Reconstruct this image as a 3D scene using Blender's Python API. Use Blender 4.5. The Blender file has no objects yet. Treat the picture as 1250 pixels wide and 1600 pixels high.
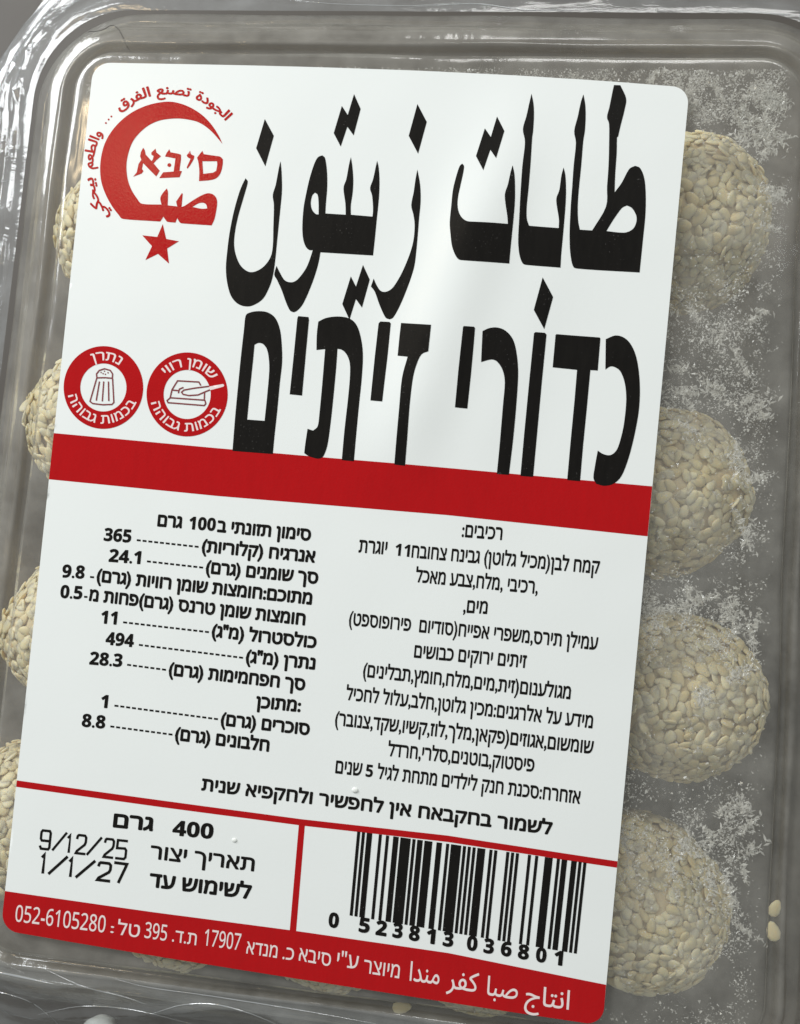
import bpy, bmesh, math, random
from mathutils import Vector, Matrix, noise
from mathutils.geometry import delaunay_2d_cdt
import numpy as np

SC = bpy.context.scene
COL = SC.collection
R = math.radians

# ---------------------------------------------------------------- camera
F = 1500.0                                   # focal length in photo pixels (photo 1250 x 1600)
CR = Matrix(((0.98817334, -0.09554661, 0.11993454),
             (0.09867126, 0.99491143, -0.02037696),
             (-0.1173773, 0.03197006, 0.99257266)))
CP = Vector((0.02915882, -0.00073703, 0.15525793))
cam = bpy.data.cameras.new('camera')
cam.sensor_fit = 'VERTICAL'
cam.sensor_height = 24.0
cam.lens = F / 1600.0 * 24.0
cam.clip_start = 0.005
cam.clip_end = 50.0
cam_o = bpy.data.objects.new('camera', cam)
COL.objects.link(cam_o)
cam_o.matrix_world = Matrix.Translation(CP) @ CR.to_4x4()
SC.camera = cam_o

# ---------------------------------------------------------------- light
W = bpy.data.worlds.new('World')
SC.world = W
W.use_nodes = True
bg = W.node_tree.nodes['Background']
bg.inputs['Color'].default_value = (0.88, 0.93, 0.93, 1)
bg.inputs['Strength'].default_value = 0.34


def area(name, loc, target, size, power, color, size_y=None):
    l = bpy.data.lights.new(name, 'AREA')
    l.energy = power
    l.color = color
    l.size = size
    if size_y:
        l.shape = 'RECTANGLE'
        l.size_y = size_y
    o = bpy.data.objects.new(name, l)
    COL.objects.link(o)
    o.location = loc
    d = Vector(target) - Vector(loc)
    o.rotation_euler = d.to_track_quat('-Z', 'Y').to_euler()
    return o


area('window_light', (-0.56, 0.42, 0.37), (0, 0.01, 0), 0.40, 6.3, (0.96, 0.985, 1.0), 0.40)
area('warm_light', (-0.39, 0.37, 0.80), (-0.03, 0.05, 0), 0.05, 0.26, (1.0, 0.78, 0.48))
area('high_light', (0.15, 0.80, 0.62), (0, 0, 0), 0.5, 3.0, (1.0, 1.0, 0.97), 0.3)

vs = SC.view_settings
vs.view_transform = 'Standard'
vs.look = 'None'
vs.exposure = 0.11
vs.gamma = 1.0
vs.use_curve_mapping = False
SC.render.engine = 'CYCLES'
SC.cycles.max_bounces = 12
SC.cycles.transparent_max_bounces = 32
SC.cycles.caustics_reflective = False
SC.cycles.caustics_refractive = False


# ---------------------------------------------------------------- helpers
def P(px, py, z=0.0):
    """the point of height z that the photo shows at pixel (px, py)"""
    d = CR @ Vector(((px - 625.0) / F, -(py - 800.0) / F, -1.0))
    t = (z - CP.z) / d.z
    return CP + d * t


def smooth(a, b, x):
    t = min(1.0, max(0.0, (x - a) / (b - a)))
    return t * t * (3 - 2 * t)


def obj(name, verts, faces, mat, parent=None, sm=False, loc=None):
    me = bpy.data.meshes.new(name)
    me.from_pydata([tuple(v) for v in verts], [], faces)
    me.materials.append(mat)
    if sm:
        me.polygons.foreach_set('use_smooth', [True] * len(me.polygons))
    me.update()
    o = bpy.data.objects.new(name, me)
    COL.objects.link(o)
    if parent:
        o.parent = parent
    if loc is not None:
        o.location = loc
    return o


def tag(o, label=None, cat=None, group=None, kind=None):
    if label: o['label'] = label
    if cat: o['category'] = cat
    if group: o['group'] = group
    if kind: o['kind'] = kind
    return o


def empty(name, loc=(0, 0, 0)):
    o = bpy.data.objects.new(name, None)
    o.empty_display_size = 0.01
    o.location = loc
    COL.objects.link(o)
    return o


# ---------------------------------------------------------------- materials
def newmat(name):
    m = bpy.data.materials.new(name)
    m.use_nodes = True
    nt = m.node_tree
    nt.nodes.clear()
    out = nt.nodes.new('ShaderNodeOutputMaterial')
    return m, nt, out


def nd(nt, t, **kw):
    n = nt.nodes.new(t)
    for k, v in kw.items():
        if k in n.inputs:
            n.inputs[k].default_value = v
        else:
            setattr(n, k, v)
    return n


def ramp(nt, src, a, b, va=0.0, vb=1.0):
    n = nd(nt, 'ShaderNodeMapRange')
    n.inputs['From Min'].default_value = a
    n.inputs['From Max'].default_value = b
    n.inputs['To Min'].default_value = va
    n.inputs['To Max'].default_value = vb
    nt.links.new(src, n.inputs['Value'])
    return n.outputs['Result']


def mth(nt, op, a, b=None, c=None):
    n = nd(nt, 'ShaderNodeMath', operation=op)
    for i, s in enumerate((a, b, c)):
        if s is None: continue
        if isinstance(s, (int, float)):
            n.inputs[i].default_value = s
        else:
            nt.links.new(s, n.inputs[i])
    return n.outputs[0]


def tex(nt, scale, detail=3.0, rough=0.55, stretch=None, rot=None, dist=0.0):
    tc = nd(nt, 'ShaderNodeTexCoord')
    src = tc.outputs['Object']
    if stretch or rot:
        mp = nd(nt, 'ShaderNodeMapping')
        if stretch: mp.inputs['Scale'].default_value = stretch
        if rot: mp.inputs['Rotation'].default_value = rot
        nt.links.new(src, mp.inputs['Vector'])
        src = mp.outputs['Vector']
    n = nd(nt, 'ShaderNodeTexNoise')
    n.inputs['Scale'].default_value = scale
    n.inputs['Detail'].default_value = detail
    n.inputs['Roughness'].default_value = rough
    n.inputs['Distortion'].default_value = dist
    nt.links.new(src, n.inputs['Vector'])
    return n.outputs['Fac']


def bump(nt, h, strength, dist):
    b = nd(nt, 'ShaderNodeBump')
    b.inputs['Strength'].default_value = strength
    b.inputs['Distance'].default_value = dist
    nt.links.new(h, b.inputs['Height'])
    return b.outputs['Normal']


def paper(name, col, rough, spec=0.5, b_scale=None, b_dist=0.0, coat=0.0, vary=0.0, wear=0.0):
    m, nt, out = newmat(name)
    p = nd(nt, 'ShaderNodeBsdfPrincipled')
    p.inputs['Base Color'].default_value = (*col, 1)
    p.inputs['Roughness'].default_value = rough
    p.inputs['Specular IOR Level'].default_value = spec
    p.inputs['Coat Weight'].default_value = coat
    p.inputs['Coat Roughness'].default_value = 0.25
    if vary:
        mx = nd(nt, 'ShaderNodeMix', data_type='RGBA')
        mx.inputs[6].default_value = (*[c * (1 - vary) for c in col], 1)
        mx.inputs[7].default_value = (*[min(1, c * (1 + vary)) for c in col], 1)
        nt.links.new(tex(nt, 900, 4, 0.7, stretch=(1, 0.25, 1)), mx.inputs[0])
        nt.links.new(mx.outputs[2], p.inputs['Base Color'])
    if wear:                                          # pinholes and rubbed spots in the print
        w1 = ramp(nt, tex(nt, 2600, 2, 0.6), 0.66, 0.74)
        w2 = ramp(nt, tex(nt, 140, 3, 0.6), 0.46, 0.66)
        mw = nd(nt, 'ShaderNodeMix', data_type='RGBA')
        mw.inputs[7].default_value = (0.20, 0.19, 0.18, 1)
        src = p.inputs['Base Color'].links[0].from_socket
        nt.links.new(mth(nt, 'MULTIPLY', mth(nt, 'MULTIPLY', w1, w2), wear), mw.inputs[0])
        nt.links.new(src, mw.inputs[6])
        nt.links.new(mw.outputs[2], p.inputs['Base Color'])
    if b_scale:
        nt.links.new(bump(nt, tex(nt, b_scale, 3), 1.0, b_dist), p.inputs['Normal'])
    nt.links.new(p.outputs[0], out.inputs[0])
    return m


M_WHITE = paper('label_white', (0.80, 0.82, 0.80), 0.24, 0.4, 1500, 0.000006)
M_BLACK = paper('black_ink', (0.008, 0.007, 0.006), 0.33, 0.13, 2500, 0.000008, vary=0.5, wear=0.35)
M_RED = paper('red_ink', (0.42, 0.003, 0.005), 0.20, 0.25, 2600, 0.000022, vary=0.10)
M_DKRED = paper('dark_red_ink', (0.20, 0.028, 0.034), 0.4, 0.4)
M_PINK = paper('pink_white_ink', (0.80, 0.68, 0.66), 0.4, 0.4)


def plastic(name, tint, refl, rough, haze, b_nodes, veil=0.0, haze_col=(0.78, 0.80, 0.80)):
    """thin clear sheet: see-through, mirror-like at a slant, with a patchy diffuse haze"""
    m, nt, out = newmat(name)
    tr = nd(nt, 'ShaderNodeBsdfTransparent')
    tr.inputs['Color'].default_value = (*tint, 1)
    gl = nd(nt, 'ShaderNodeBsdfGlossy')
    gl.inputs['Roughness'].default_value = rough
    gl.inputs['Color'].default_value = (1, 1, 1, 1)
    lw = nd(nt, 'ShaderNodeLayerWeight')
    lw.inputs['Blend'].default_value = 0.5
    nrm = b_nodes(nt)
    nt.links.new(nrm, gl.inputs['Normal'])
    nt.links.new(nrm, lw.inputs['Normal'])
    f4 = mth(nt, 'POWER', lw.outputs['Facing'], 4.5)
    fac = mth(nt, 'MULTIPLY_ADD', f4, 0.75, refl)
    mx = nd(nt, 'ShaderNodeMixShader')
    nt.links.new(fac, mx.inputs[0])
    nt.links.new(tr.outputs[0], mx.inputs[1])
    nt.links.new(gl.outputs[0], mx.inputs[2])
    last = mx.outputs[0]
    if haze > 0:
        df = nd(nt, 'ShaderNodeBsdfDiffuse')
        df.inputs['Color'].default_value = (*haze_col, 1)  # colour of the patchy haze mixed over the clear sheet
        hz = ramp(nt, tex(nt, 120, 5, 0.65), 0.35, 0.75, veil, haze + veil)
        m2 = nd(nt, 'ShaderNodeMixShader')
        nt.links.new(hz, m2.inputs[0])
        nt.links.new(last, m2.inputs[1])
        nt.links.new(df.outputs[0], m2.inputs[2])
        last = m2.outputs[0]
    nt.links.new(last, out.inputs[0])
    return m


def b_lid(nt):
    a = tex(nt, 60, 2, 0.5)
    b = tex(nt, 420, 2, 0.5, stretch=(1.0, 0.12, 1.0))
    s = mth(nt, 'MULTIPLY_ADD', b, 0.12, a)
    return bump(nt, s, 0.55, 0.0016)


def b_film(nt):
    a = tex(nt, 110, 5, 0.6, stretch=(0.35, 1.0, 1.0), dist=0.6)
    return bump(nt, a, 0.35, 0.0018)


M_LID = plastic('clear_lid', (0.95, 0.955, 0.95), 0.075, 0.15, 0.13, b_lid, 0.075, (0.82, 0.79, 0.71))
M_TRAY = plastic('clear_tray', (0.90, 0.87, 0.82), 0.05, 0.12, 0.10, b_lid, 0.06, (0.66, 0.58, 0.48))
M_FILM = plastic('clear_film', (0.95, 0.96, 0.97), 0.07, 0.15, 0.10, b_film, 0.06)

m, nt, out = newmat('table_grey')
p = nd(nt, 'ShaderNodeBsdfPrincipled')
p.inputs['Roughness'].default_value = 0.6
mx = nd(nt, 'ShaderNodeMix', data_type='RGBA')
mx.inputs[6].default_value = (0.055, 0.046, 0.038, 1)
mx.inputs[7].default_value = (0.085, 0.073, 0.060, 1)
nt.links.new(tex(nt, 35, 4), mx.inputs[0])
nt.links.new(mx.outputs[2], p.inputs['Base Color'])
nt.links.new(p.outputs[0], out.inputs[0])
M_TABLE = m


def organic(name, c0, c1, scale, rough, bd=0.0002, spec=0.3, sss=0.0, island=False):
    m, nt, out = newmat(name)
    p = nd(nt, 'ShaderNodeBsdfPrincipled')
    p.inputs['Roughness'].default_value = rough
    p.inputs['Specular IOR Level'].default_value = spec
    mx = nd(nt, 'ShaderNodeMix', data_type='RGBA')
    mx.inputs[6].default_value = (*c0, 1)
    mx.inputs[7].default_value = (*c1, 1)
    p.inputs['Subsurface Weight'].default_value = sss
    p.inputs['Subsurface Radius'].default_value = (1.0, 0.75, 0.45)
    p.inputs['Subsurface Scale'].default_value = 0.0016
    t = tex(nt, scale, 3)
    if island:                                       # every seed its own shade
        ge = nd(nt, 'ShaderNodeNewGeometry')
        t = mth(nt, 'MULTIPLY_ADD', ge.outputs['Random Per Island'], 0.42, mth(nt, 'MULTIPLY', t, 0.6))
    nt.links.new(ramp(nt, t, 0.3, 0.7), mx.inputs[0])
    nt.links.new(mx.outputs[2], p.inputs['Base Color'])
    nt.links.new(bump(nt, tex(nt, scale * 6, 2), 0.6, bd), p.inputs['Normal'])
    nt.links.new(p.outputs[0], out.inputs[0])
    return m


M_SEED = organic('sesame', (0.73, 0.57, 0.31), (0.87, 0.73, 0.46), 260, 0.5, 0.00004, 0.3, 0.5, True)
M_DOUGH = organic('dough', (0.58, 0.46, 0.26), (0.68, 0.56, 0.35), 150, 0.7, 0.0003, 0.3, 0.4)
M_LUMP = organic('white_lump', (0.74, 0.76, 0.72), (0.82, 0.83, 0.80), 90, 0.3, 0.0001)
M_FOLD = plastic('film_fold', (0.96, 0.965, 0.97), 0.35, 0.12, 0.25, b_film, 0.12)
M_FIBRE = paper('dark_fibre', (0.05, 0.045, 0.04), 0.6)

# frost: thin icy veil whose thickness is stored per vertex, broken up by fine noise
m, nt, out = newmat('frost_veil')
at = nd(nt, 'ShaderNodeAttribute', attribute_name='density')
fine = tex(nt, 1300, 3, 0.7)
mid = tex(nt, 260, 5, 0.7)
sp = ramp(nt, mth(nt, 'MULTIPLY_ADD', mid, 0.55, mth(nt, 'MULTIPLY', fine, 0.75)), 0.60, 0.86, 0.0, 0.85)
mist = ramp(nt, tex(nt, 55, 3, 0.6), 0.28, 0.75, 0.10, 0.36)
al = mth(nt, 'MULTIPLY', mth(nt, 'MAXIMUM', sp, mist), at.outputs['Fac'])
tr = nd(nt, 'ShaderNodeBsdfTransparent')
ic = nd(nt, 'ShaderNodeBsdfPrincipled')
ic.inputs['Base Color'].default_value = (0.78, 0.75, 0.68, 1)
ic.inputs['Roughness'].default_value = 0.35
nt.links.new(bump(nt, fine, 1.0, 0.00006), ic.inputs['Normal'])
tl = nd(nt, 'ShaderNodeBsdfTranslucent')
tl.inputs['Color'].default_value = (0.78, 0.74, 0.66, 1)
m1 = nd(nt, 'ShaderNodeMixShader')
m1.inputs[0].default_value = 0.35
nt.links.new(ic.outputs[0], m1.inputs[1])
nt.links.new(tl.outputs[0], m1.inputs[2])
m2 = nd(nt, 'ShaderNodeMixShader')
nt.links.new(al, m2.inputs[0])
nt.links.new(tr.outputs[0], m2.inputs[1])
nt.links.new(m1.outputs[0], m2.inputs[2])
nt.links.new(m2.outputs[0], out.inputs[0])
M_FROST = m

m, nt, out = newmat('ice_crystal')
tr = nd(nt, 'ShaderNodeBsdfTransparent')
ic = nd(nt, 'ShaderNodeBsdfPrincipled')
ic.inputs['Base Color'].default_value = (0.74, 0.72, 0.66, 1)
ic.inputs['Roughness'].default_value = 0.12
ic.inputs['Specular IOR Level'].default_value = 0.9
m2 = nd(nt, 'ShaderNodeMixShader')
m2.inputs[0].default_value = 0.40
nt.links.new(tr.outputs[0], m2.inputs[1])
nt.links.new(ic.outputs[0], m2.inputs[2])
nt.links.new(m2.outputs[0], out.inputs[0])
M_ICE = m

# ---------------------------------------------------------------- setting: the surface under the pack
TZ = -0.046
obj('table_surface', [(-2, -2, TZ), (2, -2, TZ), (2, 2, TZ), (-2, 2, TZ)], [(0, 1, 2, 3)], M_TABLE)['kind'] = 'structure'

# ---------------------------------------------------------------- container: rounded-rectangle rings
PLZ = -0.0006
quad = [P(124, 82, PLZ), P(1256, 94, PLZ), P(1190, 1642, PLZ), P(-42, 1480, PLZ)]   # TL TR BR BL of the lid's flat top
quad = [Vector((q.x, q.y)) for q in quad]
R0 = 0.0065


def inset_centres():
    n = 4
    cs = []
    for i in range(n):
        a, b, c = quad[i - 1], quad[i], quad[(i + 1) % n]
        e1 = (a - b).normalized(); e2 = (c - b).normalized()
        half = math.acos(max(-1, min(1, e1.dot(e2)))) / 2
        bis = (e1 + e2).normalized()
        cs.append(b + bis * (R0 / math.sin(half)))
    return cs


CS = inset_centres()
EN = []
for i in range(4):                      # outward normal of the edge from corner i to corner i+1 (clockwise)
    e = (quad[(i + 1) % 4] - quad[i]).normalized()
    EN.append(Vector((-e.y, e.x)))
NA, NE = 18, 90


def ring_dirs():
    """list of (centre, unit normal) round the outline, shared by every ring"""
    out = []
    for i in range(4):
        a0 = math.atan2(EN[i - 1].y, EN[i - 1].x)
        a1 = math.atan2(EN[i].y, EN[i].x)
        d = (a1 - a0 + math.pi) % (2 * math.pi) - math.pi
        for k in range(NA):
            a = a0 + d * k / (NA - 1)
            out.append((CS[i], Vector((math.cos(a), math.sin(a))), i))
        for k in range(1, NE):
            t = k / NE
            out.append((CS[i].lerp(CS[(i + 1) % 4], t), EN[i], i))
    return out


RD = ring_dirs()
NR = len(RD)


def ring(off, z, wob=0.0, seed=0.0):
    vs_ = []
    for c, n, i in RD:
        r = max(0.0, R0 + off)
        p = c + n * r
        w = wob * noise.noise(Vector((p.x * 45 + seed, p.y * 45, seed * 1.7)))
        p = p + n * w
        vs_.append(Vector((p.x, p.y, z + 0.5 * w)))
    return vs_


def loft(rings, cap=None):
    V, Fc = [], []
    for r in rings: V += r
    for j in range(len(rings) - 1):
        for k in range(NR):
            k2 = (k + 1) % NR
            Fc.append((j * NR + k, (j + 1) * NR + k, (j + 1) * NR + k2, j * NR + k2))
    if cap:
        cx = sum((c for c in CS), Vector((0, 0))) / 4
        base = (len(rings) - 1) * NR
        last = rings[-1]
        prev = base
        for s_ in (0.92, 0.8, 0.65, 0.5, 0.35, 0.2, 0.08):
            st = len(V)
            for v in last:
                q = Vector((cx.x + (v.x - cx.x) * s_, cx.y + (v.y - cx.y) * s_, v.z))
                if cap == 'wavy':
                    q.z += -0.00015 + 0.00025 * noise.noise(Vector((q.x * 30, q.y * 30, 3)))
                V.append(q)
            for k in range(NR):
                k2 = (k + 1) % NR
                Fc.append((prev + k, st + k, st + k2, prev + k2))
            prev = st
        Fc.append(tuple(range(prev, prev + NR)))
    return V, Fc


pack = tag(empty('food_container', (0, 0, TZ + 0.0004)),
           'clear plastic food container with a large white label in Arabic and Hebrew', 'food container')


def under(o):
    o.parent = pack
    o.matrix_parent_inverse = Matrix.Translation(-pack.location)
    return o


mm = 0.001
prof = [(13.2, -12.8), (13.2, -12.2), (11.2, -12.0), (10.6, -11.4), (10.2, -9.6), (9.7, -8.9), (9.0, -8.6), (8.4, -7.4), (7.9, -6.6),
        (7.1, -6.3), (6.4, -4.6), (6.0, -3.3), (5.6, -2.9), (4.2, -2.7), (3.6, -2.5), (3.2, -1.9), (2.8, -1.7), (2.4, -1.9), (2.0, -2.9),
        (1.5, -3.2), (1.0, -3.1), (0.6, -2.4), (0.3, -1.1), (0.0, -0.75), (-0.5, -0.62), (-1.5, -0.6)]
# rings subdivided a little so that the folds read as rounded
rings = []
for i, (o_, z_) in enumerate(prof):
    rings.append(ring(o_ * mm, z_ * mm, 0.00035, 2.0 + 0.15 * i))
V, Fc = loft(rings, 'wavy')
under(obj('lid', V, Fc, M_LID, sm=True))

tp = [(12.6, -13.2), (10.4, -13.2), (9.8, -14.0), (9.2, -20.0), (8.2, -30.0), (7.0, -40.0), (5.5, -43.5), (3.0, -45.0), (0.0, -45.2)]
rings = [ring(o_ * mm, z_ * mm, 0.0005, 9.0 + i * 0.2) for i, (o_, z_) in enumerate(tp)]
V, Fc = loft(rings, 'flat')
under(obj('tray', V, Fc, M_TRAY, sm=True))

# ---------------------------------------------------------------- label sticker
_A, _B = P(795, 230), P(612, 740)


def warp(x, y):
    """height of the sticker above the lid: one long diagonal crease, a short one, soft waves"""
    p = Vector((x, y, 0))
    d = _B - _A
    t = (p - _A).dot(d) / d.dot(d)
    q = _A + d * t
    dist = (p - q).length * (1 if (p.x - q.x) > 0 else -1)
    env = smooth(-0.25, 0.25, t) * (1 - smooth(0.75, 1.15, t))
    h = 0.0012 * env * math.exp(-(dist / 0.0065) ** 2)
    h += 0.0003 * env * math.exp(-((dist - 0.012) / 0.006) ** 2)
    h += 0.00016 * (noise.noise(Vector((x * 22, y * 22, 0.3))) + 1)
    h += 0.00005 * (noise.noise(Vector((x * 110, y * 110, 5.3))) + 1)
    return h


LBZ = 0.00005


def conform(bm, layer, step=0.0015):
    xs = [v.co.x for v in bm.verts]; ys = [v.co.y for v in bm.verts]
    for ax, lo, hi in ((0, min(xs), max(xs)), (1, min(ys), max(ys))):
        if hi - lo < step * 1.2: continue
        k = math.floor(lo / step) + 1
        while k * step < hi - 1e-7:
            co = [0, 0, 0]; co[ax] = k * step
            no = [0, 0, 0]; no[ax] = 1
            bmesh.ops.bisect_plane(bm, geom=bm.verts[:] + bm.edges[:] + bm.faces[:], plane_co=co, plane_no=no, dist=1e-8)
            k += 1
    for v in bm.verts:
        v.co.z += LBZ + layer + warp(v.co.x, v.co.y)


def fill_loops(loops, nonzero):
    """triangles inside closed outlines: overlapping strokes stay solid (nonzero) or cut holes (even-odd)"""
    vv, ee = [], []
    for lp in loops:
        st, n = len(vv), len(lp)
        vv += [Vector(p_) for p_ in lp]
        ee += [(st + k, st + (k + 1) % n) for k in range(n)]
    r = delaunay_2d_cdt(vv, ee, [], 0, 1e-6)
    pv, tris = r[0], r[2]
    A = np.array([vv[e[0]] for e in ee]); B = np.array([vv[e[1]] for e in ee])
    ff = []
    for t in tris:
        c = (pv[t[0]] + pv[t[1]] + pv[t[2]]) / 3
        up = (A[:, 1] <= c.y) & (B[:, 1] > c.y)
        dn = (A[:, 1] > c.y) & (B[:, 1] <= c.y)
        with np.errstate(divide='ignore', invalid='ignore'):
            x = A[:, 0] + (c.y - A[:, 1]) / (B[:, 1] - A[:, 1]) * (B[:, 0] - A[:, 0])
        u, d = np.sum(up & (x > c.x)), np.sum(dn & (x > c.x))
        if (u != d) if nonzero else ((u + d) % 2 == 1):
            ff.append(tuple(t))
    return [(p_.x, p_.y) for p_ in pv], ff


def fill_polys(polys):
    """polys in photo pixels -> filled flat mesh data; inner rings are holes"""
    V_, F_ = fill_loops([[(x / 100, y / 100) for x, y in pl] for pl in polys], False)
    return [(x * 100, y * 100) for x, y in V_], F_


class Ink:
    """collects flat print shapes and builds them as one mesh lying on the sticker"""
    def __init__(s): s.V, s.F = [], []

    def add(s, vv, ff, px=True):
        b = len(s.V)
        for v in vv:
            q = P(v[0], v[1]) if px else v
            s.V.append((q[0], q[1], v[2] if len(v) > 2 else 0.0))
        s.F += [tuple(b + i for i in f) for f in ff]

    def polys(s, polys):
        s.add(*fill_polys(polys))

    def build(s, name, mat, layer, parent, step=0.0015):
        me = bpy.data.meshes.new(name)
        me.from_pydata(s.V, [], s.F)
        bm = bmesh.new(); bm.from_mesh(me)
        bmesh.ops.remove_doubles(bm, verts=bm.verts[:], dist=1e-7)
        conform(bm, layer, step)
        for f in bm.faces:
            f.normal_update()
            if f.normal.z < 0: f.normal_flip()
            f.smooth = True
        bm.to_mesh(me); bm.free()
        me.materials.append(mat)
        o = bpy.data.objects.new(name, me)
        COL.objects.link(o)
        if parent: o.parent = parent
        return o


def Z(ox, oy, s, pts): return [(ox + x / s, oy + y / s) for x, y in pts]


def curve(pts, corner=48.0, n=4):
    """smooth a traced outline with a Catmull-Rom curve, keeping the corners sharper than `corner` degrees"""
    N = len(pts)
    ang = []
    for i in range(N):
        a, b, c = Vector(pts[i - 1]), Vector(pts[i]), Vector(pts[(i + 1) % N])
        u, v = b - a, c - b
        if u.length < 1e-6 or v.length < 1e-6: ang.append(180); continue
        ang.append(math.degrees(abs(u.angle_signed(v))))
    out = []
    for i in range(N):
        p0, p1, p2, p3 = [Vector(pts[(i + k) % N]) for k in (-1, 0, 1, 2)]
        L = (p2 - p1).length
        m1 = Vector((p2 - p0)) * 0.5 if ang[i] < corner else (p2 - p1)
        m2 = Vector((p3 - p1)) * 0.5 if ang[(i + 1) % N] < corner else (p2 - p1)
        if m1.length > 1.3 * L: m1 = m1.normalized() * 1.3 * L
        if m2.length > 1.3 * L: m2 = m2.normalized() * 1.3 * L
        for k in range(n):
            t = k / n
            h = (2*t**3-3*t**2+1)*p1 + (t**3-2*t**2+t)*m1 + (-2*t**3+3*t**2)*p2 + (t**3-t**2)*m2
            out.append((h.x, h.y))
    return out


def circle(cx, cy, rx, ry=None, n=64):
    ry = ry or rx
    return [(cx + rx * math.cos(2 * math.pi * k / n), cy + ry * math.sin(2 * math.pi * k / n)) for k in range(n)]


def stroke(pts, w, closed=False, cap=True):
    """a pen line of even width: one strip with mitred corners"""
    pts = [Vector(p_) for p_ in pts]
    if cap and not closed:
        d0 = (pts[0] - pts[1]).normalized(); d1 = (pts[-1] - pts[-2]).normalized()
        pts[0] = pts[0] + d0 * w * 0.35; pts[-1] = pts[-1] + d1 * w * 0.35
    N = len(pts); Ls, Rs = [], []
    for i in range(N):
        a = pts[i - 1] if (i > 0 or closed) else None
        c = pts[(i + 1) % N] if (i < N - 1 or closed) else None
        n1 = (pts[i] - a).normalized() if a is not None else None
        n2 = (c - pts[i]).normalized() if c is not None else None
        if n1 is None: n1 = n2
        if n2 is None: n2 = n1
        nn = Vector((-(n1 + n2).y, (n1 + n2).x))
        nn = nn.normalized() if nn.length > 1e-6 else Vector((-n1.y, n1.x))
        k = max(0.5, nn.dot(Vector((-n1.y, n1.x))))
        Ls.append(pts[i] + nn * (w / 2 / k)); Rs.append(pts[i] - nn * (w / 2 / k))
    V_ = [(p_.x, p_.y) for p_ in Ls + Rs]
    F_ = [(i, (i + 1) % N, N + (i + 1) % N, N + i) for i in range(N if closed else N - 1)]
    return V_, F_


_fc = {}


def glyphs(text, bold):
    """the outlines of a printed line, its width scaled to 1; `bold` thickens every stroke by that much (em) on each side"""
    k = (text, bold)
    if k in _fc: return _fc[k]
    cu = bpy.data.curves.new('tmp', 'FONT')
    cu.body = text; cu.resolution_u = 2
    cu.fill_mode = 'NONE'
    o = bpy.data.objects.new('tmp', cu)
    COL.objects.link(o)
    bpy.context.view_layer.update()
    me = bpy.data.meshes.new_from_object(o.evaluated_get(bpy.context.evaluated_depsgraph_get()))
    nxt = {}
    for e in me.edges:
        for q, w in ((e.vertices[0], e.vertices[1]), (e.vertices[1], e.vertices[0])): nxt.setdefault(q, []).append(w)
    loops, seen = [], set()
    for v in range(len(me.vertices)):
        if v in seen or v not in nxt: continue
        lp, cur = [v], (v + 1 if v + 1 in nxt[v] else nxt[v][0])
        seen.add(v)
        while cur not in seen:
            seen.add(cur); lp.append(cur)
            more = [w for w in nxt[cur] if w not in seen]
            if not more: break
            cur = more[0]
        loops.append([(me.vertices[w].co.x, me.vertices[w].co.y) for w in lp])
    glyph_sets = []
    for lp in loops:                      # letters that touch are filled apart
        glyph_sets.append(lp)
    b0, f0 = fill_loops(glyph_sets, True)
    x0 = min(v[0] for v in b0) - bold; x1 = max(v[0] for v in b0) + bold
    V_, F_ = [], []
    for c in range(1 if bold <= 0 else 9):
        an = c * math.pi / 4
        dx, dy = (0, 0) if c == 0 else (bold * math.cos(an), bold * math.sin(an))
        st = len(V_)
        V_ += [((v[0] + dx - x0) / (x1 - x0), v[1] + dy, c * 0.6e-6) for v in b0]
        F_ += [tuple(st + q for q in f) for f in f0]
    bpy.data.objects.remove(o); bpy.data.curves.remove(cu); bpy.data.meshes.remove(me)
    _fc[k] = (V_, F_)
    return V_, F_


def heb(s):
    """logical Hebrew -> left-to-right drawing order (numbers keep their order, brackets turn)"""
    out = s[::-1]
    out = out.translate(str.maketrans('()', ')('))
    res, num = '', ''
    for ch in out:
        if ch.isdigit(): num += ch
        else:
            res += num[::-1] + ch; num = ''
    return res + num[::-1]


BOLD_DIGITS = {48 + k: 0x1D7EC + k for k in range(10)}
THIN_DIGITS = {48 + k: 0x1D7E2 + k for k in range(10)}


def text(ink, s, a, b, h, off=0.034, cap=0.592):
    """a line of print from pixel a to pixel b on its baseline, letters h pixels tall"""
    V_, F_ = glyphs(s.translate(BOLD_DIGITS if off > 0.0075 else THIN_DIGITS), off)
    A, B = P(*a), P(*b)
    sc = (B - A).length / math.hypot(b[0] - a[0], b[1] - a[1])
    up = h * sc / cap
    ink.add([(A.x + (B.x - A.x) * x, A.y + (B.y - A.y) * x + y * up, z) for x, y, z in V_], F_, px=False)


def arc_text(ink, s, c, r, a_left, a_right, h, off=0.03, cap=0.592, inward=False):
    V_, F_ = glyphs(s, off)
    q = []
    for x, y, z in V_:
        a = R(a_left + (a_right - a_left) * x)
        rr = r + (-y if inward else y) * h / cap
        q.append((c[0] + rr * math.cos(a), c[1] - rr * math.sin(a), z))
    ink.add(q, F_)


LEFT = lambda y: 147 - 0.1063 * (y - 98)
RIGHT = lambda y: 1077 - 0.0930 * (y - 138)

# sticker sheet with rounded corners and slightly bowed edges
corners = [(147, 98), (1077, 137), (941, 1601), (3, 1452)]


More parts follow.
